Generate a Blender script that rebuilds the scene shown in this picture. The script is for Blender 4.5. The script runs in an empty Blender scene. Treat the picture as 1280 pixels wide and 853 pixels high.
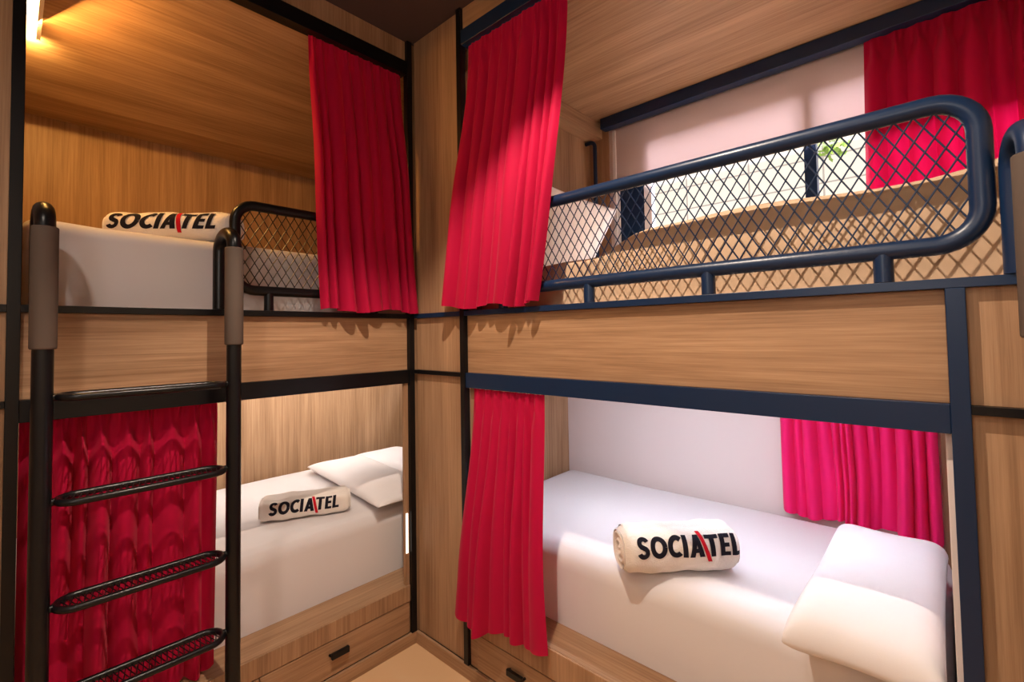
import bpy, bmesh, math, random
from math import sin, cos, pi, sqrt, tan, atan2
from mathutils import Vector, Matrix

random.seed(7)
scene = bpy.context.scene
COL = scene.collection

# ------------------------------------------------------------------ mesh helpers
class MB:
    """collects shapes, then links them as ONE mesh object"""
    def __init__(self):
        self.v, self.f = [], []

    def add(self, verts, faces):
        b = len(self.v)
        self.v += [Vector(p) for p in verts]
        self.f += [tuple(b + i for i in q) for q in faces]
        return self

    def box(self, x0, x1, y0, y1, z0, z1):
        v = [(x, y, z) for z in (z0, z1) for y in (y0, y1) for x in (x0, x1)]
        return self.add(v, [(0, 2, 3, 1), (4, 5, 7, 6), (0, 1, 5, 4), (2, 6, 7, 3), (0, 4, 6, 2), (1, 3, 7, 5)])

    def prism(self, pts, d):
        """closed planar outline pts (3D) pushed along d"""
        n = len(pts)
        d = Vector(d)
        v = [Vector(p) for p in pts] + [Vector(p) + d for p in pts]
        f = [tuple(range(n))[::-1], tuple(range(n, 2 * n))]
        f += [(i, (i + 1) % n, n + (i + 1) % n, n + i) for i in range(n)]
        return self.add(v, f)

    def grid(self, fn, nu, nv, cu=False):
        v = [fn(i / nu, j / nv) for j in range(nv + 1) for i in range(nu + (0 if cu else 1))]
        w = nu + (0 if cu else 1)
        f = []
        for j in range(nv):
            for i in range(nu):
                a = j * w + i
                b = j * w + (i + 1) % w
                f.append((a, b, b + w, a + w))
        return self.add(v, f)

    def tube(self, path, r, seg=14, closed=False, cap=True):
        P = [Vector(p) for p in path]
        n = len(P)
        T = []
        for i in range(n):
            a = P[(i - 1) % n] if (closed or i > 0) else P[i]
            b = P[(i + 1) % n] if (closed or i < n - 1) else P[i]
            T.append((b - a).normalized())
        up = Vector((0, 0, 1)) if abs(T[0].z) < .9 else Vector((1, 0, 0))
        N = (up - T[0] * up.dot(T[0])).normalized()
        rings = []
        for i in range(n):
            N = (N - T[i] * N.dot(T[i])).normalized()
            Bn = T[i].cross(N)
            rr = r[i] if isinstance(r, (list, tuple)) else r
            rings.append([P[i] + (N * cos(2 * pi * k / seg) + Bn * sin(2 * pi * k / seg)) * rr for k in range(seg)])
        v = [p for ring in rings for p in ring]
        f = []
        for i in range(n if closed else n - 1):
            a, b = i * seg, ((i + 1) % n) * seg
            for k in range(seg):
                f.append((a + k, a + (k + 1) % seg, b + (k + 1) % seg, b + k))
        if cap and not closed:
            f.append(tuple(range(seg))[::-1])
            f.append(tuple((n - 1) * seg + k for k in range(seg)))
        return self.add(v, f)

    def build(self, name, mat, parent=None, smooth=False, bevel=0, seg=2, weld=False):
        off = parent_world(parent) if parent else Vector((0, 0, 0))
        me = bpy.data.meshes.new(name)
        me.from_pydata([tuple(p - off) for p in self.v], [], self.f)
        bm = bmesh.new()
        bm.from_mesh(me)
        if weld:
            bmesh.ops.remove_doubles(bm, verts=bm.verts, dist=1e-5)
        bmesh.ops.recalc_face_normals(bm, faces=bm.faces)
        sharpen(bm)
        bm.to_mesh(me)
        bm.free()
        me.update()
        o = bpy.data.objects.new(name, me)
        COL.objects.link(o)
        if parent:
            o.parent = parent
        me.materials.append(mat)
        if smooth:
            for p in me.polygons:
                p.use_smooth = True
        if bevel:
            m = o.modifiers.new('bevel', 'BEVEL')
            m.width = bevel
            m.segments = seg
            m.limit_method = 'ANGLE'
            m.angle_limit = math.radians(40)
            if smooth or seg > 2:
                for p in me.polygons:
                    p.use_smooth = True
        return o


def sharpen(bm):
    for e in bm.edges:
        if len(e.link_faces) == 2 and e.calc_face_angle(0) > .9:
            e.smooth = False


def parent_world(o):
    p = Vector((0, 0, 0))
    while o is not None:
        p += o.location
        o = o.parent
    return p


def tag(o, label=None, cat=None, group=None, kind=None):
    if label: o['label'] = label
    if cat: o['category'] = cat
    if group: o['group'] = group
    if kind: o['kind'] = kind
    return o


def thing(name, loc, label, cat, group=None):
    o = bpy.data.objects.new(name, None)
    o.empty_display_size = .1
    COL.objects.link(o)
    o.location = loc
    return tag(o, label, cat, group)


def box(name, mat, parent, *b, bevel=.0015, label=None):
    o = MB().box(*b).build(name, mat, parent, bevel=bevel)
    if label: o['label'] = label
    return o


def struct(name, mb, mat, bevel=0):
    return tag(mb.build(name, mat, bevel=bevel), kind='structure')


# ------------------------------------------------------------------ materials
def step(a, b, x):
    t = max(0, min(1, (x - a) / (b - a)))
    return t * t * (3 - 2 * t)


def srgb(r, g, b):
    f = lambda c: c / 12.92 if c <= .04045 else ((c + .055) / 1.055) ** 2.4
    return (f(r / 255), f(g / 255), f(b / 255), 1)


def new_mat(name):
    m = bpy.data.materials.new(name)
    m.use_nodes = True
    nt = m.node_tree
    bs = nt.nodes['Principled BSDF']
    return m, nt, bs


def plain(name, col, rough=.6, spec=.3, bump=0, bscale=200):
    m, nt, bs = new_mat(name)
    bs.inputs['Base Color'].default_value = col
    bs.inputs['Roughness'].default_value = rough
    bs.inputs['Specular IOR Level'].default_value = spec
    if bump:
        tc = nt.nodes.new('ShaderNodeTexCoord')
        no = nt.nodes.new('ShaderNodeTexNoise')
        no.inputs['Scale'].default_value = bscale
        no.inputs['Detail'].default_value = 4
        bp = nt.nodes.new('ShaderNodeBump')
        bp.inputs['Strength'].default_value = bump
        bp.inputs['Distance'].default_value = .004
        nt.links.new(tc.outputs['Object'], no.inputs['Vector'])
        nt.links.new(no.outputs['Fac'], bp.inputs['Height'])
        nt.links.new(bp.outputs['Normal'], bs.inputs['Normal'])
    return m


def wood(name, axis, dark, light, seed=0.0, rough=.48):
    """oak laminate, fine straight grain along axis"""
    m, nt, bs = new_mat(name)
    L = nt.links.new
    tc = nt.nodes.new('ShaderNodeTexCoord')
    def stretched(long_s, cross_s):
        mp = nt.nodes.new('ShaderNodeMapping')
        s = [cross_s] * 3
        s[axis] = long_s
        mp.inputs['Scale'].default_value = s
        mp.inputs['Location'].default_value = (seed, seed * 1.7, seed * .6)
        L(tc.outputs['Object'], mp.inputs['Vector'])
        return mp
    n1 = nt.nodes.new('ShaderNodeTexNoise')
    n1.inputs['Scale'].default_value = 1
    n1.inputs['Detail'].default_value = 3
    n1.inputs['Roughness'].default_value = .55
    L(stretched(.9, 11).outputs[0], n1.inputs['Vector'])
    n2 = nt.nodes.new('ShaderNodeTexNoise')
    n2.inputs['Scale'].default_value = 1
    n2.inputs['Detail'].default_value = 4
    n2.inputs['Roughness'].default_value = .7
    L(stretched(2.2, 95).outputs[0], n2.inputs['Vector'])
    r1 = nt.nodes.new('ShaderNodeValToRGB')
    r1.color_ramp.elements[0].position = .32
    r1.color_ramp.elements[0].color = dark
    r1.color_ramp.elements[1].position = .68
    r1.color_ramp.elements[1].color = light
    mixf = nt.nodes.new('ShaderNodeMath')
    mixf.operation = 'MULTIPLY_ADD'
    mixf.inputs[1].default_value = .55
    mul = nt.nodes.new('ShaderNodeMath')
    mul.operation = 'MULTIPLY'
    mul.inputs[1].default_value = .45
    L(n1.outputs['Fac'], mul.inputs[0])
    L(n2.outputs['Fac'], mixf.inputs[0])
    L(mul.outputs[0], mixf.inputs[2])
    L(mixf.outputs[0], r1.inputs['Fac'])
    L(r1.outputs['Color'], bs.inputs['Base Color'])
    bs.inputs['Roughness'].default_value = rough
    bs.inputs['Specular IOR Level'].default_value = .3
    bp = nt.nodes.new('ShaderNodeBump')
    bp.inputs['Strength'].default_value = .12
    bp.inputs['Distance'].default_value = .001
    L(n2.outputs['Fac'], bp.inputs['Height'])
    L(bp.outputs['Normal'], bs.inputs['Normal'])
    return m


OAK_D, OAK_L = srgb(128, 95, 68), srgb(184, 148, 114)
M = {}
M['oak_x'] = wood('oak_laminate_grain_x', 0, OAK_D, OAK_L, .3)
M['oak_y'] = wood('oak_laminate_grain_y', 1, OAK_D, OAK_L, 2.1)
M['oak_z'] = wood('oak_laminate_grain_z', 2, OAK_D, OAK_L, 4.7)
M['black'] = plain('black_painted_steel', (.004, .004, .005, 1), .30, .3)
M['flare_navy'] = plain('dark_steel_blue_flare_tint', (.005, .020, .060, 1), .34, .4)  # black bunk metal with the blue of lens flare put into its colour
M['grip'] = plain('grey_brown_rubber_grip', srgb(86, 74, 66), .75, .2)
M['white_wall'] = plain('white_painted_board', srgb(222, 210, 206), .7, .2, .05, 60)
M['dark_ceiling'] = plain('dark_brown_ceiling_paint', srgb(84, 70, 68), .8, .2)
M['floor'] = plain('cream_vinyl_floor', srgb(214, 176, 134), .5, .3, .04, 40)
M['plaster'] = plain('cream_plaster', srgb(206, 192, 172), .8, .2)
M['white_metal'] = plain('white_painted_metal', srgb(232, 230, 232), .4, .4)
M['ink'] = plain('black_print', (.012, .011, .018, 1), .8, .1)
M['red_ink'] = plain('red_print', srgb(190, 22, 38), .8, .1)
M['brown_fabric'] = plain('brown_woven_cushion', srgb(120, 92, 66), .9, .1, .3, 300)
M['charcoal'] = plain('charcoal_plastic', srgb(46, 44, 46), .5, .3)


def fabric(name, col, wr=.25, scale=4, fine=500, sheen=.1):
    m, nt, bs = new_mat(name)
    L = nt.links.new
    bs.inputs['Base Color'].default_value = col
    bs.inputs['Roughness'].default_value = .85
    bs.inputs['Specular IOR Level'].default_value = .15
    bs.inputs['Sheen Weight'].default_value = sheen
    tc = nt.nodes.new('ShaderNodeTexCoord')
    a = nt.nodes.new('ShaderNodeTexNoise')
    a.inputs['Scale'].default_value = scale
    a.inputs['Detail'].default_value = 2
    a.inputs['Distortion'].default_value = .6
    b = nt.nodes.new('ShaderNodeTexNoise')
    b.inputs['Scale'].default_value = fine
    L(tc.outputs['Object'], a.inputs['Vector'])
    L(tc.outputs['Object'], b.inputs['Vector'])
    b1 = nt.nodes.new('ShaderNodeBump')
    b1.inputs['Strength'].default_value = wr
    b1.inputs['Distance'].default_value = .02
    b2 = nt.nodes.new('ShaderNodeBump')
    b2.inputs['Strength'].default_value = .12
    b2.inputs['Distance'].default_value = .002
    L(a.outputs['Fac'], b1.inputs['Height'])
    L(b.outputs['Fac'], b2.inputs['Height'])
    L(b1.outputs['Normal'], b2.inputs['Normal'])
    L(b2.outputs['Normal'], bs.inputs['Normal'])
    return m


M['sheet'] = fabric('white_bed_sheet', srgb(214, 210, 211), .12, 3)
M['ticking'] = fabric('beige_mattress_cover', srgb(196, 168, 140), .15, 4)
M['pillowcase'] = fabric('white_pillowcase', srgb(230, 227, 229), .15, 5)
M['towel'] = fabric('white_terry_towel', srgb(232, 224, 216), .2, 14, 260, .4)


def terry(m):
    nt = m.node_tree
    for n in nt.nodes:
        if n.type == 'BUMP' and abs(n.inputs['Strength'].default_value - .12) < 1e-4:
            n.inputs['Strength'].default_value = .7
            n.inputs['Distance'].default_value = .004
terry(M['towel'])


def curtain_mat(name, col, trans):
    m, nt, bs = new_mat(name)
    L = nt.links.new
    bs.inputs['Base Color'].default_value = col
    bs.inputs['Roughness'].default_value = .7
    bs.inputs['Specular IOR Level'].default_value = .15
    bs.inputs['Sheen Weight'].default_value = .15
    bs.inputs['Sheen Tint'].default_value = (1, .35, .4, 1)
    tr = nt.nodes.new('ShaderNodeBsdfTranslucent')
    tr.inputs['Color'].default_value = col
    mx = nt.nodes.new('ShaderNodeMixShader')
    mx.inputs[0].default_value = trans
    out = nt.nodes['Material Output']
    L(bs.outputs[0], mx.inputs[1])
    L(tr.outputs[0], mx.inputs[2])
    L(mx.outputs[0], out.inputs['Surface'])
    return m


M['curtain'] = curtain_mat('crimson_curtain_cloth', (.47, .003, .046, 1), .20)
M['blind'] = curtain_mat('pale_blind_cloth', srgb(226, 212, 210), .30)
M['curtain_cool_lit'] = curtain_mat('cool_lit_curtain_cloth', (.90, .016, .18, 1), .20)  # the red cloth again, pink of the cool light mixed into its colour


def emis(name, col, s):
    m = bpy.data.materials.new(name)
    m.use_nodes = True
    nt = m.node_tree
    nt.nodes.remove(nt.nodes['Principled BSDF'])
    e = nt.nodes.new('ShaderNodeEmission')
    e.inputs[0].default_value = col
    e.inputs[1].default_value = s
    nt.links.new(e.outputs[0], nt.nodes['Material Output'].inputs['Surface'])
    return m


M['led_warm'] = emis('warm_led_diffuser', (1, .62, .20, 1), 13)
M['led_white'] = emis('white_led_diffuser', (1, .86, .72, 1), 2.2)


def glass():
    m, nt, bs = new_mat('window_glass')
    t = nt.nodes.new('ShaderNodeBsdfTransparent')
    g = nt.nodes.new('ShaderNodeBsdfGlossy')
    g.inputs['Roughness'].default_value = .02
    mx = nt.nodes.new('ShaderNodeMixShader')
    mx.inputs[0].default_value = .06
    nt.links.new(t.outputs[0], mx.inputs[1])
    nt.links.new(g.outputs[0], mx.inputs[2])
    nt.links.new(mx.outputs[0], nt.nodes['Material Output'].inputs['Surface'])
    return m
M['glass'] = glass()


def facade():
    m, nt, bs = new_mat('cream_tiled_facade')
    L = nt.links.new
    tc = nt.nodes.new('ShaderNodeTexCoord')
    mp = nt.nodes.new('ShaderNodeMapping')
    mp.inputs['Rotation'].default_value = (pi / 2, 0, 0)
    b = nt.nodes.new('ShaderNodeTexBrick')
    b.inputs['Scale'].default_value = 1
    b.inputs['Color1'].default_value = srgb(240, 226, 202)
    b.inputs['Color2'].default_value = srgb(236, 221, 194)
    b.inputs['Mortar'].default_value = srgb(176, 164, 150)
    b.inputs['Mortar Size'].default_value = .012
    b.inputs['Brick Width'].default_value = .9
    b.inputs['Row Height'].default_value = .35
    b.offset = 0
    L(tc.outputs['Object'], mp.inputs['Vector'])
    L(mp.outputs[0], b.inputs['Vector'])
    L(b.outputs['Color'], bs.inputs['Base Color'])
    bs.inputs['Roughness'].default_value = .9
    return m
M['facade'] = facade()
M['leaf'] = plain('sunlit_leaves', srgb(150, 178, 80), .7, .2)

# ------------------------------------------------------------------ camera
CAM = Vector((2.0288067, -1.5060368, 1.5675576))
rt = Vector((0.7239369556, 0.6896862307, -0.0157539654))
up = Vector((0.0359755053, -0.0149372115, 0.9992410333))
fw = Vector((-0.6889274615, 0.7239542685, 0.0356254100))
cd = bpy.data.cameras.new('camera')
cam = bpy.data.objects.new('camera', cd)
COL.objects.link(cam)
mw = Matrix.Identity(4)
for i in range(3):
    mw[i][0], mw[i][1], mw[i][2], mw[i][3] = rt[i], up[i], -fw[i], CAM[i]
cam.matrix_world = mw
cd.sensor_fit = 'HORIZONTAL'
cd.sensor_width = 36
cd.lens = 594.9855 / 1280 * 36
cd.shift_x = 20.28088 / 1280
cd.shift_y = -29.48241 / 1280
cd.clip_start = .02
cd.clip_end = 200
scene.camera = cam

# ------------------------------------------------------------------ dimensions
ZC = 3.133                      # room ceiling
Z_DECK0, Z_DECK1 = 1.657, 1.680  # thin deck rail
Z_BM0, Z_BM1 = 1.323, 1.391      # lower beam
Z_TR0, Z_TR1 = 2.949, 3.020      # upper curtain track
XR1, XR2, YLP = .378, 2.041, -1.470
XW = -1.33                      # rear wall of the left bunk
YW = 1.235                      # white wall behind the lower right bunk
YW2 = 1.275                     # window wall behind the upper right bunk
X_END, Y_BACK = 2.60, -2.75

# ------------------------------------------------------------------ setting
struct('floor', MB().box(-1.5, 2.7, Y_BACK - .1, 1.5, -.05, 0), M['floor'])
struct('ceiling', MB().box(-1.5, 2.7, Y_BACK - .1, 1.5, ZC, ZC + .06), M['dark_ceiling'])
struct('wall_left', MB().box(XW - .06, XW, Y_BACK - .1, 1.5, 0, ZC), M['oak_z'])
struct('wall_right', MB().box(X_END, X_END + .06, Y_BACK - .1, 1.5, 0, ZC), M['plaster'])
struct('wall_back', MB().box(-1.5, 2.7, Y_BACK - .1, Y_BACK, 0, ZC), M['plaster'])
w = MB()
w.box(-.0, X_END, YW, YW2 + .1, 0, 1.66)              # boxed-out lower part
w.box(-.0, .47, YW2, YW2 + .1, 1.66, ZC)              # left of the window
w.box(.47, 2.45, YW2, YW2 + .1, 1.66, 2.02)           # below the window
w.box(.47, 2.45, YW2, YW2 + .1, 2.84, ZC)             # above the window
w.box(2.45, X_END, YW2, YW2 + .1, 1.66, ZC)
struct('wall_rear', w, M['white_wall'])
struct('trim_1', MB().box(.302, .445, YW2 - .012, YW2 - .001, 1.95, 2.955), M['oak_z'], .001)

# window: frame, mullion, panes, side sash
win = MB()
F = YW2 + .02
win.box(.47, .50, F, F + .06, 2.02, 2.84).box(2.42, 2.45, F, F + .06, 2.02, 2.84)
win.box(.50, 2.42, F, F + .06, 2.02, 2.05).box(.50, 2.42, F, F + .06, 2.81, 2.84)
w1 = struct('window_1', win, M['white_metal'], .002)
box('sash_panel', M['flare_navy'], w1, .50, .665, F + .005, F + .045, 2.05, 2.81, label='dark blue sash at the left of the window')
box('sash_frame', M['white_metal'], w1, .665, .715, F + .005, F + .05, 2.05, 2.81)
box('mullion', M['flare_navy'], w1, 1.528, 1.580, F + .002, F + .055, 2.05, 2.81, label='dark blue mullion')
box('pane', M['glass'], w1, .715, 1.528, F + .022, F + .028, 2.05, 2.81, bevel=0)
box('pane', M['glass'], w1, 1.580, 2.42, F + .022, F + .028, 2.05, 2.81, bevel=0)

# baseboards
bb = MB()
bb.box(-.012, .003, Y_BACK, .0, 0, .060)
struct('baseboard_left', bb, M['oak_y'], .001)
struct('baseboard_rear', MB().box(.003, X_END, -.003, .012, 0, .060), M['oak_x'], .001)

# ------------------------------------------------------------------ left bunk
LB = thing('bunk_bed', (-.6, -.4, 0), 'built-in oak bunk with black frame behind the black ladder, towel on each mattress', 'bunk bed', 'built-in oak bunk beds')
box('corner_post', M['black'], LB, -.030, .005, -.028, .003, .060, ZC - .001)
box('end_post', M['black'], LB, -.030, .004, YLP - .015, YLP + .015, 0, ZC - .001)
box('deck_rail', M['black'], LB, -.028, .002, Y_BACK + .002, -.028, Z_DECK0, Z_DECK1)
box('curtain_rail', M['black'], LB, -.050, -.004, YLP + .015, -.028, Z_BM0, Z_BM1)
box('column_rail', M['black'], LB, -.028, .002, Y_BACK + .002, YLP - .015, Z_BM1 - .02, Z_BM1)
box('curtain_track', M['black'], LB, -.055, .000, YLP + .015, -.028, Z_TR0, Z_TR1)
box('header_panel', M['oak_z'], LB, -.032, -.014, YLP + .015, -.028, Z_TR1, ZC - .001)
box('fascia_board', M['oak_y'], LB, -.036, -.018, YLP + .015, -.028, Z_BM1, Z_DECK0)
box('deck_slab', M['oak_y'], LB, XW + .002, -.037, YLP - .015, .98, Z_BM1 + .002, Z_DECK1 - .02)
cp = MB()
cp.box(-.034, -.016, Y_BACK + .002, YLP - .015, .06, Z_BM1 - .02)
cp.box(-.034, -.016, Y_BACK + .002, YLP - .015, Z_BM1, Z_DECK0)
cp.box(-.034, -.016, Y_BACK + .002, YLP - .015, Z_DECK1, ZC - .001)
cp.build('column_panel', M['oak_z'], LB, bevel=.001)
ep = MB()
ep.box(XW + .002, -.036, YLP - .033, YLP - .016, .30, Z_BM0 + .06)
ep.box(XW + .002, -.036, YLP - .033, YLP - .016, Z_DECK1, ZC - .002)
ep.build('end_panel', M['oak_z'], LB)
e2 = MB()
e2.box(XW + .002, -.02, .985, 1.0, .30, Z_BM0 + .06)
e2.box(XW + .002, -.02, .985, 1.0, Z_DECK1, ZC - .002)
e2.build('end_panel', M['oak_z'], LB)
box('front_stile', M['oak_z'], LB, -.034, -.014, -.052, -.028, .30, Z_BM0)
bp_ = MB()
bp_.box(-.034, -.012, .004, .98, 0, ZC - .002)
bp_.build('back_panel', M['oak_z'], LB)
# sloping bunk ceiling and the low bulkhead at the back
ZF, ZK, XK = 2.962, 2.730, -1.03
bc = MB()
bc.prism([(-.056, YLP - .014, ZF), (-.056, YLP - .014, ZF + .02), (XK, YLP - .014, ZK + .02), (XK, YLP - .014, ZK)], (0, 2.44, 0))
bc.build('bunk_ceiling', M['oak_y'], LB)
box('bulkhead', M['oak_y'], LB, XW + .002, XK - .0005, YLP - .014, .956, ZK, ZK + .02, bevel=0)
# platform and drawers
PT = .300
pf = MB()
pf.box(XW + .002, -.014, YLP + .015, .98, .218, PT)
pf.box(-.024, -.014, -.036, -.028, .061, .218)
pf.build('platform', M['oak_y'], LB, bevel=.0015)
box('platform_apron', M['oak_z'], LB, -.016, -.006, YLP + .02, -.030, .219, PT - .002)
box('platform_base', M['charcoal'], LB, XW + .01, -.034, YLP + .02, .97, .0, .217)


def drawer(parent, mat, b, hx, along):
    d = box('drawer', mat, parent, *b, bevel=.002)
    h = MB()
    L = .042
    if along == 'y':
        pts = [Vector((b[1] - .004, hx - L, .160)), Vector((b[1] + .02, hx - L + .004, .160)), Vector((b[1] + .02, hx + L - .004, .160)), Vector((b[1] - .004, hx + L, .160))]
    else:
        pts = [Vector((hx - L, b[2] + .004, .158)), Vector((hx - L + .004, b[2] - .02, .158)), Vector((hx + L - .004, b[2] - .02, .158)), Vector((hx + L, b[2] + .004, .158))]
    q = MB()
    # bar pull with a flat grip plate
    q.tube(pts, .006, 10)
    if along == 'y':
        q.box(b[1] + .012, b[1] + .026, hx - L, hx + L, .147, .173)
    else:
        q.box(hx - L, hx + L, b[2] - .026, b[2] - .012, .145, .171)
    o = q.build('handle', M['black'], d, bevel=.003)
    o['label'] = 'black bar pull'
    return d


drawer(LB, M['oak_y'], (-.024, -.007, -.76, -.040, .065, .214), -.425, 'y')
drawer(LB, M['oak_y'], (-.024, -.007, YLP + .02, -.764, .065, .214), -1.12, 'y')

# ------------------------------------------------------------------ right bunk
RB = thing('bunk_bed', (1.2, .5, 0), 'built-in oak bunk with flare-tinted black frame below the window, beside the corner panel', 'bunk bed', 'built-in oak bunk beds')
box('opening_post', M['black'], RB, XR1 - .015, XR1 + .014, -.004, .030, .062, ZC - .001)
box('opening_post', M['flare_navy'], RB, XR2 - .017, XR2 + .017, -.004, .030, 0, Z_DECK0)
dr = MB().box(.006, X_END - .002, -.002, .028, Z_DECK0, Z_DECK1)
dr.build('deck_rail', M['flare_navy'], RB, bevel=.0015)
box('curtain_rail', M['flare_navy'], RB, XR1 + .014, XR2 - .017, .004, .050, Z_BM0, Z_BM1)
cr = MB()
cr.box(.006, XR1 - .015, -.002, .028, Z_BM1 - .02, Z_BM1)
cr.build('column_rail', M['black'], RB, bevel=.001)
cr = MB()
cr.box(XR2 + .017, X_END - .002, -.002, .028, Z_BM1 - .02, Z_BM1)
cr.build('column_rail', M['black'], RB, bevel=.001)
box('curtain_track', M['flare_navy'], RB, XR1 + .014, X_END - .002, .000, .055, Z_TR0, Z_TR1)
box('header_panel', M['oak_x'], RB, XR1 + .014, X_END - .002, .014, .032, Z_TR1, ZC - .001)
box('fascia_board', M['oak_x'], RB, XR1 + .014, XR2 - .017, .020, .038, Z_BM1, Z_DECK0)
box('deck_slab', M['white_wall'], RB, .02, X_END - .005, .040, YW - .002, Z_BM1 + .002, Z_DECK1 - .02)
pp = MB()
pp.box(.006, XR1 - .015, .016, .034, .06, Z_BM1 - .02)
pp.box(.006, XR1 - .015, .016, .034, Z_BM1, Z_DECK0)
pp.box(.006, XR1 - .015, .016, .034, Z_DECK1, ZC - .001)
o = pp.build('corner_panel', M['oak_z'], RB, bevel=.001)
pp = MB()
pp.box(XR2 + .017, X_END - .002, .018, .036, .06, Z_BM1 - .02)
pp.box(XR2 + .017, X_END - .002, .018, .036, Z_BM1, Z_DECK0)
pp.build('column_panel', M['oak_z'], RB, bevel=.001)
box('end_panel', M['oak_z'], RB, .085, .100, .04, YW - .002, .33, Z_BM1)
box('end_panel', M['oak_z'], RB, .280, .300, .06, YW2 - .002, Z_DECK1, ZC - .002)
box('end_panel', M['white_wall'], RB, 2.013, 2.058, .036, YW - .002, .0, Z_BM1)
box('rear_stile', M['oak_z'], RB, 1.985, 2.012, 1.20, YW - .001, .34, Z_BM1)
box('front_stile', M['oak_z'], RB, XR1 + .014, XR1 + .045, .032, .048, .34, Z_BM0)
box('bunk_ceiling', M['oak_x'], RB, .301, X_END - .002, .057, YW2 - .002, 2.958, 2.975)
box('soffit', M['oak_y'], RB, .301, .40, .06, YW2 - .014, 2.855, 2.957)
PR = .335
pf = MB()
pf.box(XR1 + .014, 2.012, .014, YW - .002, .238, PR)
pf.box(.104, XR1 + .014, .036, YW - .002, .238, PR)
pf.box(XR1 + .014, XR1 + .06, .014, .026, .062, .238)
pf.build('platform', M['oak_x'], RB, bevel=.0015)
box('platform_apron', M['oak_z'], RB, XR1 + .015, XR2 - .018, .006, .016, .222, PR - .002)
box('platform_base', M['charcoal'], RB, .03, 2.012, .036, YW - .01, .0, .237)
drawer(RB, M['oak_x'], (.442, 1.21, .008, .026, .065, .216), .68, 'x')
drawer(RB, M['oak_x'], (1.216, 2.0, .008, .026, .065, .216), 1.62, 'x')

# ------------------------------------------------------------------ guard rails
def rounded_rect(a0, a1, z0, z1, r, n=8):
    pts = []
    for (cx, cz, s) in ((a1 - r, z1 - r, 0), (a0 + r, z1 - r, 1), (a0 + r, z0 + r, 2), (a1 - r, z0 + r, 3)):
        for k in range(n + 1):
            t = (s + k / n) * pi / 2
            pts.append((cx + r * cos(t), cz + r * sin(t)))
    return pts


def guard_rail(axis, a0, a1, z0, z1, tr, cr_, legs, off, mat, label):
    """axis 'y': rail in the plane x = off; axis 'x': rail in the plane y = off"""
    P = (lambda a, z, d=0: Vector((off + d, a, z))) if axis == 'y' else (lambda a, z, d=0: Vector((a, off - d, z)))
    t = thing('guard_rail', P((a0 + a1) / 2, Z_DECK1), label, 'guard rail')
    MB().tube([P(*q) for q in rounded_rect(a0 + tr, a1 - tr, z0 + tr, z1 - tr, cr_)], tr, 16, closed=True).build('rail_frame', mat, t, smooth=True)
    # expanded diamond mesh: two families of slanted strands clipped to the frame
    m = MB()
    cw, ch = .0365, .060
    b0, b1, c0, c1 = a0 + 2 * tr - .006, a1 - 2 * tr + .006, z0 + 2 * tr - .006, z1 - 2 * tr + .006
    sl = ch / cw
    rin = max(cr_ - tr, .02)
    def inside(a, z):
        dx = max(b0 + rin - a, a - b1 + rin, 0)
        dz = max(c0 + rin - z, z - c1 + rin, 0)
        return dx * dx + dz * dz <= rin * rin + 1e-9 and b0 <= a <= b1 and c0 <= z <= c1
    for sgn in (1, -1):
        span = (c1 - c0) / sl
        k = -int(span / cw) - 2
        while b0 + k * cw < b1 + span + cw:
            s0 = b0 + k * cw
            seg = []
            N = 60
            for i in range(N + 1):
                z = c0 + (c1 - c0) * i / N
                a = s0 + (z - c0) / sl if sgn > 0 else s0 + span - (z - c0) / sl
                if inside(a, z):
                    seg.append((a, z))
            if len(seg) > 2:
                (p0, q0), (p1, q1) = seg[0], seg[-1]
                d = .0012 * sgn
                m.tube([P(p0, q0, d), P(p1, q1, d)], .0021, 6)
            k += 1
    m.build('diamond_mesh', mat, t)
    for a in legs:
        MB().tube([P(a, Z_DECK1 + .0015), P(a, z0 + tr)], tr * .92, 14).build('leg', mat, t, smooth=True)
    return t


guard_rail('y', -.874, -.10, 1.742, 2.131, .0205, .075, (-.722, -.22), -.024, M['black'], 'short black mesh guard rail on the upper bunk beside the ladder, ending behind a curtain')
guard_rail('x', .52, 2.116, 1.737, 2.118, .0225, .082, (.62, 1.058, 1.490, 1.915), .024, M['flare_navy'], 'long flare-tinted black mesh guard rail on the upper bunk in front of the window')

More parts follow.
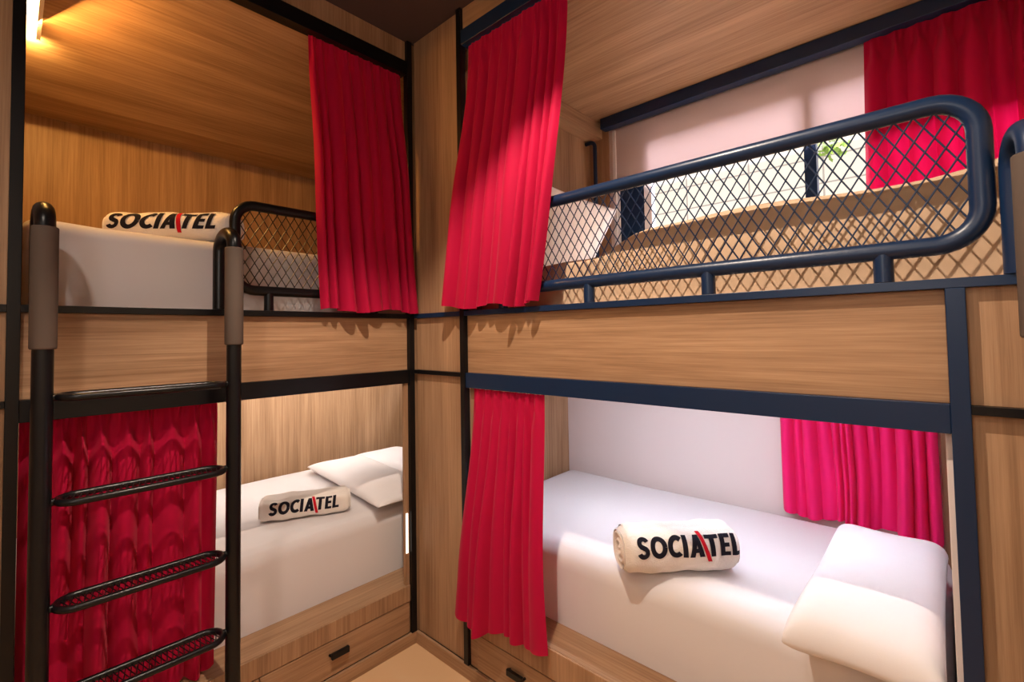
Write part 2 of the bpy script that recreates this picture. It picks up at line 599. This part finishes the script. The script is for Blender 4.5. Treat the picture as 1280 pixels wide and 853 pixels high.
# ------------------------------------------------------------------ ladders
def ladder(name, label, P, a0, a1, d, rungs, mat, skew=0.0, R=.0255):
    """P(a, d, z) maps along-bunk a, stand-off d, height z"""
    t = thing(name, P((a0 + a1) / 2, d, 0), label, 'ladder')
    zc = 1.905
    for a in (a0, a1):
        path = [P(a, d, 0), P(a, d, .8), P(a, d, zc - .05)]
        for k in range(13):
            th = k / 12 * pi
            path.append(P(a + skew * (.5 - .5 * cos(th)), d / 2 - .006 + (d / 2 + .006) * cos(th), zc + .058 * sin(th)))
        path += [P(a + skew, -.012, zc - .05), P(a + skew, -.012, Z_DECK1 + .0015)]
        st = MB().tube(path, R, 16).build('side_rail', mat, t, smooth=True)
        g = MB()
        g.tube([P(a, d, 1.545), P(a, d, 1.548), P(a, d, 1.55), P(a, d, 1.895), P(a, d, 1.898), P(a, d, 1.90)], [.0285, .0305, .031, .031, .0305, .0285], 18)
        g.build('grip', M['grip'], st, smooth=True)
        s = MB()
        sg = 1 if a == a0 else -1
        sg *= 1 if a1 > a0 else -1
    for z in rungs:
        hw = .050
        b0, b1 = a0 + R + .010, a1 - R - .010
        pts = []
        for s_, c in ((1, b1 - hw), (-1, b0 + hw)):
            for k in range(11):
                th = -pi / 2 + k / 10 * pi
                pts.append(P(c + s_ * hw * cos(th), d + s_ * hw * sin(th), z))
        rg = MB().tube(pts, .0105, 12, closed=True).build('rung', mat, t, smooth=True)
        # tread mesh
        m = MB()
        n = 26
        for i in range(n):
            for sg in (1, -1):
                c = b0 + .012 + (b1 - b0 - .024) * (i + .5) / n
                x0, x1 = c - .011 * sg, c + .011 * sg
                lim = hw
                for e in ((c - (b0 + hw)), ((b1 - hw) - c)):
                    if e < 0:
                        lim = min(lim, sqrt(max(hw * hw - e * e, 1e-6)))
                x0 = min(max(x0, b0 + .006), b1 - .006); x1 = min(max(x1, b0 + .006), b1 - .006)
                m.tube([P(x0, d - lim, z + .002), P(x1, d + lim, z + .002)], .0017, 5)
        m.build('tread_mesh', mat, rg)
        for a, s_ in ((a0 + R - .003, 1), (a1 - R + .003, -1)):
            m2 = MB().tube([P(a, d, z), P(a + s_ * .012, d, z)], .011, 10)
            m2.build('rung_bracket', mat, rg, smooth=True)
    return t


ladder('ladder', 'black ladder with grey grips and mesh rungs in front of the wide red curtain', lambda a, d, z: Vector((d, a, z)), -1.412, -.907, .14, (1.405, 1.104, .803, .532, .22), M['black'], -.003, .0245)
ladder('ladder', 'flare-tinted black ladder cut off at the edge, beside the long mesh guard rail', lambda a, d, z: Vector((a, -d, z)), 2.158, 2.52, .14, (1.405, 1.104, .803, .532, .22), M['flare_navy'], -.016, .0235)

# ------------------------------------------------------------------ mattresses
def soft_box(name, mat, b, r, label, cat, top=None, group=None, parent=None, n=(40, 24, 8)):
    """mattress: rounded box; top(x, y) lowers the upper side"""
    x0, x1, y0, y1, z0, z1 = b
    bm = bmesh.new()
    bmesh.ops.create_cube(bm, size=1)
    for v in bm.verts:
        v.co = Vector(((x0 + x1) / 2 + v.co.x * (x1 - x0), (y0 + y1) / 2 + v.co.y * (y1 - y0), (z0 + z1) / 2 + v.co.z * (z1 - z0)))
    bmesh.ops.bevel(bm, geom=[e for e in bm.edges if max(v.co.z for v in e.verts) > z1 - 1e-6 or abs(e.verts[0].co.z - e.verts[1].co.z) > .01],
                    offset=r, segments=7, profile=.5, affect='EDGES')
    for ax, k in ((0, n[0]), (1, n[1])):
        lo, hi = (x0, x1) if ax == 0 else (y0, y1)
        for i in range(1, k):
            co = [0, 0, 0]; no = [0, 0, 0]
            co[ax] = lo + (hi - lo) * i / k; no[ax] = 1
            bmesh.ops.bisect_plane(bm, geom=bm.verts[:] + bm.edges[:] + bm.faces[:], plane_co=co, plane_no=no)
    if top:
        for v in bm.verts:
            f = (v.co.z - z0) / (z1 - z0)
            v.co.z += f * top(v.co.x, v.co.y)
    bmesh.ops.recalc_face_normals(bm, faces=bm.faces)
    me = bpy.data.meshes.new(name)
    for f in bm.faces: f.smooth = True
    sharpen(bm)
    loc = Vector(((x0 + x1) / 2, (y0 + y1) / 2, z0))
    for v in bm.verts: v.co -= loc
    bm.to_mesh(me); bm.free()
    me.materials.append(mat)
    o = bpy.data.objects.new(name, me)
    COL.objects.link(o)
    o.location = loc
    if label: tag(o, label, cat, group)
    return o


MG = 'bunk mattresses'
soft_box('mattress', M['sheet'], (XW + .012, -.185, YLP + .02, .96, PT + .001, .640), .075,
         'white sheeted mattress in the lower bunk behind the ladder, over the long oak step', 'mattress',
         lambda x, y: .003 * sin(y * 5) * sin(x * 7), MG)
soft_box('mattress', M['sheet'], (.112, 2.006, .165, YW - .012, PR + .001, .658), .085,
         'white sheeted mattress in the lower bunk with a rolled towel in its middle', 'mattress',
         lambda x, y: .003 * sin(x * 5 + 1) * sin(y * 7), MG)
soft_box('mattress', M['sheet'], (XW + .012, -.120, YLP + .01, .96, Z_DECK1 + .001, 1.968), .05,
         'white sheeted mattress on the upper deck behind the ladder grips', 'mattress',
         lambda x, y: .003 * sin(y * 4 + .6) + (.008 * max(0, min(1, (-1.28 - y) / .1))), MG)


mt = soft_box('mattress', M['ticking'], (.312, 2.58, .170, YW2 - .03, Z_DECK1 + .001, 1.972), .045,
         'beige mattress on the upper deck below the window, behind the long guard rail', 'mattress',
         lambda x, y: -.10 * (1 - step(.95, 1.22, x)) + .008 * sin(x * 9) + .03 * step(2.0, 2.3, x), MG)
tg = MB().box(2.150, 2.176, .1675, .1695, 1.80, 1.90)
o = tg.build('care_label', M['white_metal'], mt)
o['label'] = 'small white care label'
o = MB().box(2.13, 2.17, .1675, .1695, 1.905, 1.915).box(2.13, 2.17, .1675, .1695, 1.925, 1.935).build('black_band', M['ink'], mt)

# ------------------------------------------------------------------ pillows
def pillow(name, mat, c, size, rot, label, cat, group=None, p=3.0, low=.5, e=.45):
    a, b, h = size
    mb = MB()
    n = 26
    def side(s):
        def fn(u, v):
            u, v = 2 * u - 1, 2 * v - 1
            # denser near the rim
            u = sin(u * pi / 2); v = sin(v * pi / 2)
            t = (max(0, 1 - abs(u) ** p) * max(0, 1 - abs(v) ** p)) ** e
            x = u * a * (1 - .05 * (1 - abs(u)) * 0 - .04 * (1 - v * v) * abs(u))
            y = v * b * (1 - .05 * (1 - u * u) * abs(v))
            wob = .06 * sin(3.1 * u + 1.3) * cos(2.7 * v)
            return Vector((x, y, s * h * t * (1 + wob) * (1 if s > 0 else low)))
        return fn
    mb.grid(side(1), n, n).grid(side(-1), n, n)
    R = rot
    mb.v = [R @ v for v in mb.v]
    off = Vector(c)
    me_o = mb.build(name, mat, None, smooth=True, weld=True)
    me_o.location = off
    return tag(me_o, label, cat, group)


def rot(rx, ry, rz):
    return Matrix.Rotation(rz, 3, 'Z') @ Matrix.Rotation(ry, 3, 'Y') @ Matrix.Rotation(rx, 3, 'X')


PG = 'white bed pillows'
pillow('pillow', M['pillowcase'], (1.832, .445, .722), (.165, .465, .090), rot(0, 0, 0),
       'large white pillow on the lower bed at the foot of the pink-tinted curtain', 'pillow', PG, 6, .5, .36)
pillow('pillow', M['pillowcase'], (-.63, .105, .685), (.52, .19, .062), rot(0, 0, -.10),
       'flat white pillow across the lower bed beyond the flat folded towel', 'pillow', PG, 3.4)
pillow('pillow', M['pillowcase'], (-.72, .52, .674), (.50, .19, .050), rot(0, 0, -.03),
       'white pillow half hidden behind another pillow and the corner post', 'pillow', PG, 3.4)
pillow('pillow', M['pillowcase'], (.49, .74, 2.120), (.22, .33, .085), rot(0, -1.05, 0),
       'white pillow propped against the end panel beside the window, seen through mesh', 'pillow', PG, 3.2)
pillow('cushion', M['brown_fabric'], (-.80, .83, .92), (.24, .17, .055), rot(1.25, 0, 0),
       'brown cushion standing at the far end of the lower bed, mostly behind the post', 'cushion')

# ------------------------------------------------------------------ towels with print
def strokes():
    """letter strokes as quad strips in (x, y), cap height 1; returns black and red lists, total width"""
    W = .235
    blk, red = [], []
    def strip(pts, w, dst, n=3, cut=None):
        # pts: centre line; ends cut square
        rows = []
        for i, p in enumerate(pts):
            a = pts[max(0, i - 1)]; b = pts[min(len(pts) - 1, i + 1)]
            tx, ty = b[0] - a[0], b[1] - a[1]
            l = math.hypot(tx, ty)
            nx, ny = -ty / l, tx / l
            rows.append([(p[0] + nx * w * (k / n - .5), p[1] + ny * w * (k / n - .5)) for k in range(n + 1)])
        dst.append(rows)
    def line(x0, y0, x1, y1, w=W, dst=blk, n=10):
        strip([(x0 + (x1 - x0) * i / n, y0 + (y1 - y0) * i / n) for i in range(n + 1)], w, dst)
    def par(xa, xb, xc, xd, y0, y1, dst=blk, n=10):
        # parallelogram between bottom edge xa..xb and top edge xc..xd
        rows = []
        for i in range(n + 1):
            t = i / n
            l, r = xa + (xc - xa) * t, xb + (xd - xb) * t
            rows.append([(l + (r - l) * k / 3, y0 + (y1 - y0) * t) for k in range(4)])
        dst.append(rows)
    def arc(cx, cy, rx, ry, t0, t1, n=26):
        return [(cx + rx * cos(math.radians(t0 + (t1 - t0) * i / n)), cy + ry * sin(math.radians(t0 + (t1 - t0) * i / n))) for i in range(n + 1)]
    x = 0
    # S
    s = arc(x + .31, .70, .185, .185, 15, 255, 20) + arc(x + .29, .30, .20, .185, 75, -165, 20)
    strip(s, .215, blk)
    x += .66
    strip(arc(x + .41, .5, .30, .39, 0, 360, 40), W, blk)              # O
    x += .86
    strip(arc(x + .41, .5, .30, .39, 48, 312, 30), W, blk)             # C
    x += .72
    par(x, x + W, x, x + W, 0, 1)                                      # I
    x += .31
    par(x, x + .25, x + .27, x + .50, 0, 1)                            # A
    par(x + .50, x + .76, x + .27, x + .50, 0, 1)
    par(x + .20, x + .56, x + .24, x + .52, .20, .38, n=3)
    x += .60
    par(x + .30, x + .50, x - .13, x + .07, -.22, 1.20, red, 14)       # slash
    x += .24
    par(x + .22, x + .455, x + .22, x + .455, 0, .80)                  # T
    par(x, x + .66, x, x + .66, .80, 1, n=4)
    x += .72
    par(x, x + .23, x, x + .23, 0, 1)                                  # E
    for y0, y1, w in ((0, .19, .50), (.405, .59, .46), (.81, 1, .50)):
        par(x + .23, x + w, x + .23, x + w, y0, y1, n=3)
    x += .57
    par(x, x + .23, x, x + .23, 0, 1)                                  # L
    par(x + .23, x + .50, x + .23, x + .50, 0, .20, n=3)
    x += .50
    return blk, red, x


def towel(name, c, ang, hl, ry, rz, p, label, group, text_h, text_s, th_c, shear=0.0, tilt=0.0, wx=1.0):
    """rolled towel lying along direction ang; hl half length, ry/rz cross-section radii, p squareness.
    text sits at cross-section angle th_c (0 = horizontal towards the reader, 90 = up)"""
    t = thing(name, c, label, 'towel', group)
    A = Vector((cos(ang), sin(ang), tilt)).normalized()
    Bv = Vector((sin(ang), -cos(ang), 0))          # towards the reader
    Up = Vector((0, 0, 1))
    C0 = Vector(c) + Up * rz
    def sec(th, k=1.0, s=0):
        ct, st_ = cos(th), sin(th)
        y = math.copysign(abs(ct) ** (2 / p), ct) * ry * k
        z = math.copysign(abs(st_) ** (2 / p), st_) * rz * k
        if z < 0: z *= 1 - .0
        return y, z
    def endk(s):
        e = abs(s) / hl
        if e < .88: return 1
        q = (e - .88) / .12
        return sqrt(max(0, 1 - .36 * q * q))
    def surf(s, th, o=0.0):
        k = endk(s)
        y, z = sec(th, k)
        yn, zn = cos(th), sin(th)
        wob = .0025 * sin(s * 31 + th * 2) + .0015 * sin(s * 67 - th * 3)
        return C0 + A * s + Bv * (y + yn * (o + wob)) + Up * (z + zn * (o + wob) if z > -rz * .97 else z)
    mb = MB()
    NU, NV = 56, 46
    mb.grid(lambda u, v: surf(-hl + 2 * hl * v, 2 * pi * u), NU, NV, cu=True)
    # rolled ends: spiral groove
    for sg in (-1, 1):
        def end(u, v, sg=sg):
            th = 2 * pi * u
            k = .80 * (1 - v) + .02 * v
            y, z = sec(th, k)
            dep = .010 * (.5 + .5 * sin(2 * pi * 2.6 * v + th)) * (1 if v > .02 else 0)
            return C0 + A * sg * (hl + .004 - dep) + Bv * y + Up * z
        mb.grid(end, NU, 18, cu=True)
    mb.build('towel_roll', M['towel'], t, smooth=True)
    # overlapping outer flap edge along the back/top
    f = MB()
    f.grid(lambda u, v: surf(-hl * .93 + 2 * hl * .93 * v, math.radians(th_c + 62) + u * math.radians(50), .004 * (1 - abs(2 * u - 1) ** 4) + .0008), 8, 40)
    f.build('outer_fold', M['towel'], t, smooth=True)
    # arc-length table for the print
    tab, acc = [(0, 0.0)], 0
    N = 720
    pr = sec(-pi)
    ths = [-pi + 2 * pi * i / N for i in range(N + 1)]
    arcs = [0.0]
    for th in ths[1:]:
        q = sec(th)
        acc += math.hypot(q[0] - pr[0], q[1] - pr[1])
        arcs.append(acc)
        pr = q
    def th_at(l):
        lo, hi = 0, N
        while hi - lo > 1:
            mid = (lo + hi) // 2
            if arcs[mid] <= l: lo = mid
            else: hi = mid
        r = (l - arcs[lo]) / max(arcs[hi] - arcs[lo], 1e-9)
        return ths[lo] + (ths[hi] - ths[lo]) * r
    i0 = int((math.radians(th_c) + pi) / (2 * pi) * N)
    l0 = arcs[i0]
    blk, red, wid = strokes()
    def ink(name_, lst, mat):
        m = MB()
        for rows in lst:
            nr, nc = len(rows), len(rows[0])
            vs = []
            for r in rows:
                for (x, y) in r:
                    s = text_s + (x + shear * (y - .5) - wid / 2) * text_h * wx
                    vs.append(surf(max(-hl, min(hl, s)), th_at(l0 + (y - .5) * text_h), .0022))
            fs = [(j * nc + i, j * nc + i + 1, (j + 1) * nc + i + 1, (j + 1) * nc + i) for j in range(nr - 1) for i in range(nc - 1)]
            m.add(vs, fs)
        return m.build(name_, mat, t, smooth=True)
    ink('lettering', blk, M['ink'])['label'] = 'black printed lettering'
    ink('slash_mark', red, M['red_ink'])['label'] = 'red printed slash'
    return t


TG = 'printed hotel towels'
towel('towel', (1.237, .300, .666), math.radians(47), .215, .085, .080, 2.5,
      'rolled white towel with print on the wide lower bed beside the pillow', TG, .076, .022, 20)
towel('towel', (-.448, -.368, .647), math.radians(64), .215, .085, .050, 4.0,
      'flat folded white towel with print on the lower bed behind the ladder', TG, .064, -.005, 8, .10)
towel('towel', (-.330, -.985, 1.978), math.radians(48), .250, .075, .060, 2.6,
      'white towel with print on the front edge of the upper mattress above the ladder', TG, .070, -.010, 12, .25, 0, 1.18)

# ------------------------------------------------------------------ curtains
def curtain(label, TL, TR, BL, BR, normal, folds, amp, seed, reach=1.0, group='crimson bunk curtains', nu=360, nv=90, hem=.010, head=.075, mat='curtain', neck=.13, flare=.5):
    """pinch-pleated cloth between a top and a bottom line; reach = how far down it has swung out to the bottom line"""
    rnd = random.Random(seed)
    TL, TR, BL, BR, Nn = map(Vector, (TL, TR, BL, BR, normal))
    ph = [rnd.uniform(0, 2 * pi) for _ in range(8)]
    wts = [rnd.uniform(.55, 1.6) for _ in range(folds)]
    tot = sum(wts)
    edges = [0]
    for q in wts: edges.append(edges[-1] + q / tot)
    a_top = [rnd.uniform(.75, 1.05) for _ in range(folds)]
    a_bot = [rnd.choice((.35, .8, 1.1, 1.5)) * rnd.uniform(.8, 1.2) * (.6 + .4 * wts[i]) for i in range(folds)]
    a_ph = [rnd.uniform(0, 2 * pi) for _ in range(folds)]
    H = (TL - BL).length
    def fn(u, v):
        i = min(folds - 1, max(k for k in range(folds) if edges[k] <= u + 1e-9))
        wd_ = edges[i + 1] - edges[i]
        fr = min(1, max(0, (u - edges[i]) / wd_))
        k = i + fr
        hv = v * H
        e = .60 + 2.6 * math.exp(-((hv - head) / .045) ** 2)
        lump = (.5 - .5 * cos(2 * pi * fr)) ** e
        grow = min(1, .58 + .30 * hv / (.35 * H)) if hv > head else .58 * (.45 + .55 * hv / head)
        al = a_top[i] + (a_bot[i] - a_top[i]) * step(.05, .8, v)
        al *= 1 + .18 * sin(4 * v + a_ph[i])
        off = 2 * amp * al * grow * lump - amp * .7
        if hv < head:
            off += .003 * sin(6 * pi * fr) * sin(pi * fr)
        off += amp * .6 * v * sin(1.25 * k + ph[2]) + amp * .35 * v * sin(2.7 * k + ph[1] + 2.2 * v)
        # pleat positions drift sideways on the way down
        uu = u + (.022 * sin(1.9 * v * 2 + ph[0] + 4 * u) * v) * sin(pi * u)
        q = (TL + (TR - TL) * uu)
        b = (BL + (BR - BL) * uu)
        # falls straight in the plane, swings out along the normal by 'reach'
        n_t, n_b = q.dot(Nn), b.dot(Nn)
        q0, b0 = q - Nn * n_t, b - Nn * n_b
        vv = v ** (1 + flare) if flare else v
        p = q0 + (b0 - q0) * vv
        p.z = q.z + (b.z - q.z) * v
        p += Nn * (n_t + (n_b - n_t) * step(0, reach, v))
        wid = ((TR - TL) * (1 - v) + (BR - BL) * v)
        p += Nn * off
        p += wid * (neck * wd_ * sin(2 * pi * fr) * (1 if hv > head else .4) * min(1.4, al))
        p.z += hem * v ** 3 * sin(1.3 * k + ph[5])
        return p
    mb = MB().grid(fn, nu, nv)
    o = mb.build('curtain', M[mat], None, smooth=True)
    tag(o, label, 'curtain', group)
    c = (BL + BR) / 2
    for vtx in o.data.vertices: vtx.co -= c
    o.location = c
    return o


curtain('dark red curtain at the upper opening above the ladder, beside the corner panel', (-.028, -.545, 2.946), (-.024, -.046, 2.946), (.022, -.515, 1.686), (.034, .014, 1.690), (1, 0, 0), 9, .014, 3, .5, neck=-.05, flare=1.5)
curtain('red curtain at the upper opening beside the corner panel and the long mesh guard rail', (.412, .022, 2.946), (.985, .022, 2.946), (.292, -.042, 1.696), (.850, -.026, 1.688), (0, -1, 0), 10, .015, 8, .7, neck=-.05, flare=.9)
curtain('red curtain hanging at the lower opening beside the bed with the rolled towel', (.428, .012, 1.320), (.838, .012, 1.320), (.345, -.058, .285), (.885, -.045, .345), (0, -1, 0), 8, .016, 12, .8, hem=.012, neck=-.05)
curtain('wide red curtain hanging behind the ladder rungs', (-.070, YLP + .018, 1.320), (-.070, -.893, 1.320), (-.062, YLP + .02, .312), (-.062, -.905, .312), (1, 0, 0), 9, .030, 21, 1, hem=.004, neck=-.05)
curtain('red curtain tinted cool-lit pink on the white wall behind the large pillow', (1.402, YW - .050, 1.388), (1.975, YW - .050, 1.388), (1.402, YW - .050, .675), (1.982, YW - .050, .675), (0, -1, 0), 13, .020, 30, 1, neck=-.05, mat='curtain_cool_lit', flare=0)
curtain('red pleated curtain hanging at the window behind the upper guard rail', (1.790, YW2 - .065, 2.883), (2.46, YW2 - .065, 2.883), (1.775, YW2 - .075, 2.03), (2.46, YW2 - .075, 2.03), (0, -1, 0), 10, .030, 41, 1, neck=-.05, flare=0)

tr = MB().box(.435, 2.55, YW2 - .095, YW2 - .030, 2.887, 2.955)
tag(tr.build('curtain_track', M['flare_navy'], bevel=.002), 'dark curtain track along the bunk ceiling above the window', 'curtain track')

# roller blind half way down the window
bl = thing('roller_blind', (1.4, YW2 - .01, 2.49), 'pale roller blind pulled half way down the window', 'blind')
box('blind_cloth', M['blind'], bl, .500, 2.42, YW2 - .012, YW2 - .008, 2.500, 2.885, bevel=0)
MB().tube([(.500, YW2 - .010, 2.497), (2.42, YW2 - .010, 2.497)], .007, 10).build('bottom_bar', M['white_metal'], bl, smooth=True)
box('side_guide', M['white_metal'], bl, .478, .499, YW2 - .022, YW2 - .002, 2.03, 2.885)

# black bent pipe beside the window
gb = MB()
pts = [Vector((.301, 1.215, 2.835))]
for k in range(9):
    t = k / 8 * pi / 2
    pts.append(Vector((.335 + .035 * sin(t), 1.215, 2.800 + .035 * cos(t))))
pts += [Vector((.370, 1.215, 2.70)), Vector((.370, 1.215, 2.02))]
tag(gb.tube(pts, .013, 12).build('grab_bar', M['flare_navy'], smooth=True), 'dark bent pipe bracket on the end panel beside the window', 'grab bar')

# warm LED bar on the upper left bunk's ceiling
def zc_at(x): return ZF + (ZK - ZF) * (x + .056) / (XK + .056)
ld = thing('ceiling_lamp', (-.35, -1.42, zc_at(-.35)), 'glowing warm light bar on the bunk ceiling at the frame corner', 'lamp')
def sl_box(y0, y1, h0, h1, x0, x1):
    v = []
    for x in (x0, x1):
        for y in (y0, y1):
            for h in (h0, h1):
                v.append((x, y, zc_at(x) - h))
    return MB().add(v, [(0, 1, 3, 2), (4, 6, 7, 5), (0, 4, 5, 1), (2, 3, 7, 6), (0, 2, 6, 4), (1, 5, 7, 3)])
sl_box(-1.446, -1.412, .001, .026, -.632, -.08).build('diffuser', M['led_warm'], ld)
sl_box(-1.411, -1.398, .001, .028, -.622, -.075).build('housing', M['white_metal'], ld)

# small white strip light on the lower left stile
sl = MB().box(-.013, -.009, -.050, -.038, .46, .66)
tag(sl.build('strip_light', M['led_white']), 'small white strip light on the stile by the corner post', 'light')

# ------------------------------------------------------------------ outside
fc = MB().box(-7, 8, 6.0, 6.3, -4, 9)
tag(fc.build('building', M['facade']), 'sunlit cream building seen through the window', 'building', kind='structure')
lf = MB()
rl = random.Random(5)
for i in range(90):
    a, b = rl.gauss(0, .06), rl.gauss(0, .07)
    c = Vector((1.16 + a, 4.9 + rl.uniform(-.08, .08), 3.64 + b))
    d1 = Vector((rl.uniform(-1, 1), rl.uniform(-1, 1), rl.uniform(-1, 1))).normalized() * .045
    d2 = d1.cross(Vector((rl.uniform(-1, 1), rl.uniform(-1, 1), rl.uniform(-1, 1)))).normalized() * .03
    lf.add([c - d1, c + d2, c + d1, c - d2], [(0, 1, 2, 3)])
lf.tube([(1.16, 4.9, 3.6), (1.20, 4.9, 9)], .02, 6)
tag(lf.build('branch', M['leaf']), 'small sprig of green leaves outside the window', 'branch')

# ------------------------------------------------------------------ lights
def light(kind, name, loc, energy, col, target=None, **kw):
    d = bpy.data.lights.new(name, kind)
    d.energy = energy
    d.color = col
    for k, v in kw.items(): setattr(d, k, v)
    o = bpy.data.objects.new(name, d)
    COL.objects.link(o)
    o.location = loc
    if target is not None:
        o.rotation_euler = (Vector(target) - Vector(loc)).to_track_quat('-Z', 'Y').to_euler()
    return o


light('SPOT', 'room_downlight', (1.2, -.85, 3.12), 180, (1, .81, .65), (1.7, -.45, 0), spot_size=math.radians(108), spot_blend=.28, shadow_soft_size=.007)
light('SPOT', 'room_downlight', (1.5, -2.0, 3.12), 62, (1, .83, .70), (1.5, -2.0, 0), spot_size=math.radians(142), spot_blend=.5, shadow_soft_size=.05)
light('POINT', 'fill_light', (1.75, -2.15, 2.1), 17, (1, .95, .92), shadow_soft_size=.25)  # added soft fill near the camera, not a fixture of the room
light('AREA', 'bunk_led_warm', (-.40, -1.37, 2.83), 14, (1, .49, .12), (-.62, -.6, 2.0), shape='RECTANGLE', size=.6, size_y=.05)
light('AREA', 'bunk_led_warm', (-.642, -1.430, 2.800), 1.8, (1, .60, .18), (-1.3, -1.28, 2.80), shape='RECTANGLE', size=.03, size_y=.02)
light('AREA', 'bunk_led', (-.85, -.30, 1.37), 15, (1, .92, .84), (-1.33, -.30, .75), shape='RECTANGLE', size=2.0, size_y=.06)
light('AREA', 'bunk_led', (1.15, .55, 1.375), 10.5, (.80, .85, .98), (1.15, .80, 0), shape='RECTANGLE', size=1.3, size_y=.06)
light('AREA', 'daylight', (1.5, 3.4, 5.0), 1900, (.86, .88, 1), (1.45, 1.3, 2.35), shape='RECTANGLE', size=3, size_y=1.6)
light('SUN', 'sun', (0, 0, 10), 3.2, (1, .93, .80), (.8, 3.0, 7.4), angle=.01)

wd = bpy.data.worlds.new('sky')
scene.world = wd
wd.use_nodes = True
bg = wd.node_tree.nodes['Background']
bg.inputs[0].default_value = (.62, .75, 1, 1)
bg.inputs[1].default_value = 1.0

scene.view_settings.view_transform = 'Standard'
scene.view_settings.look = 'None'
scene.view_settings.gamma = 1
scene.view_settings.use_curve_mapping = False
scene.view_settings.exposure = 0.0
scene.cycles.use_denoising = True
scene.cycles.max_bounces = 10
scene.cycles.diffuse_bounces = 6
scene.cycles.sample_clamp_indirect = 8
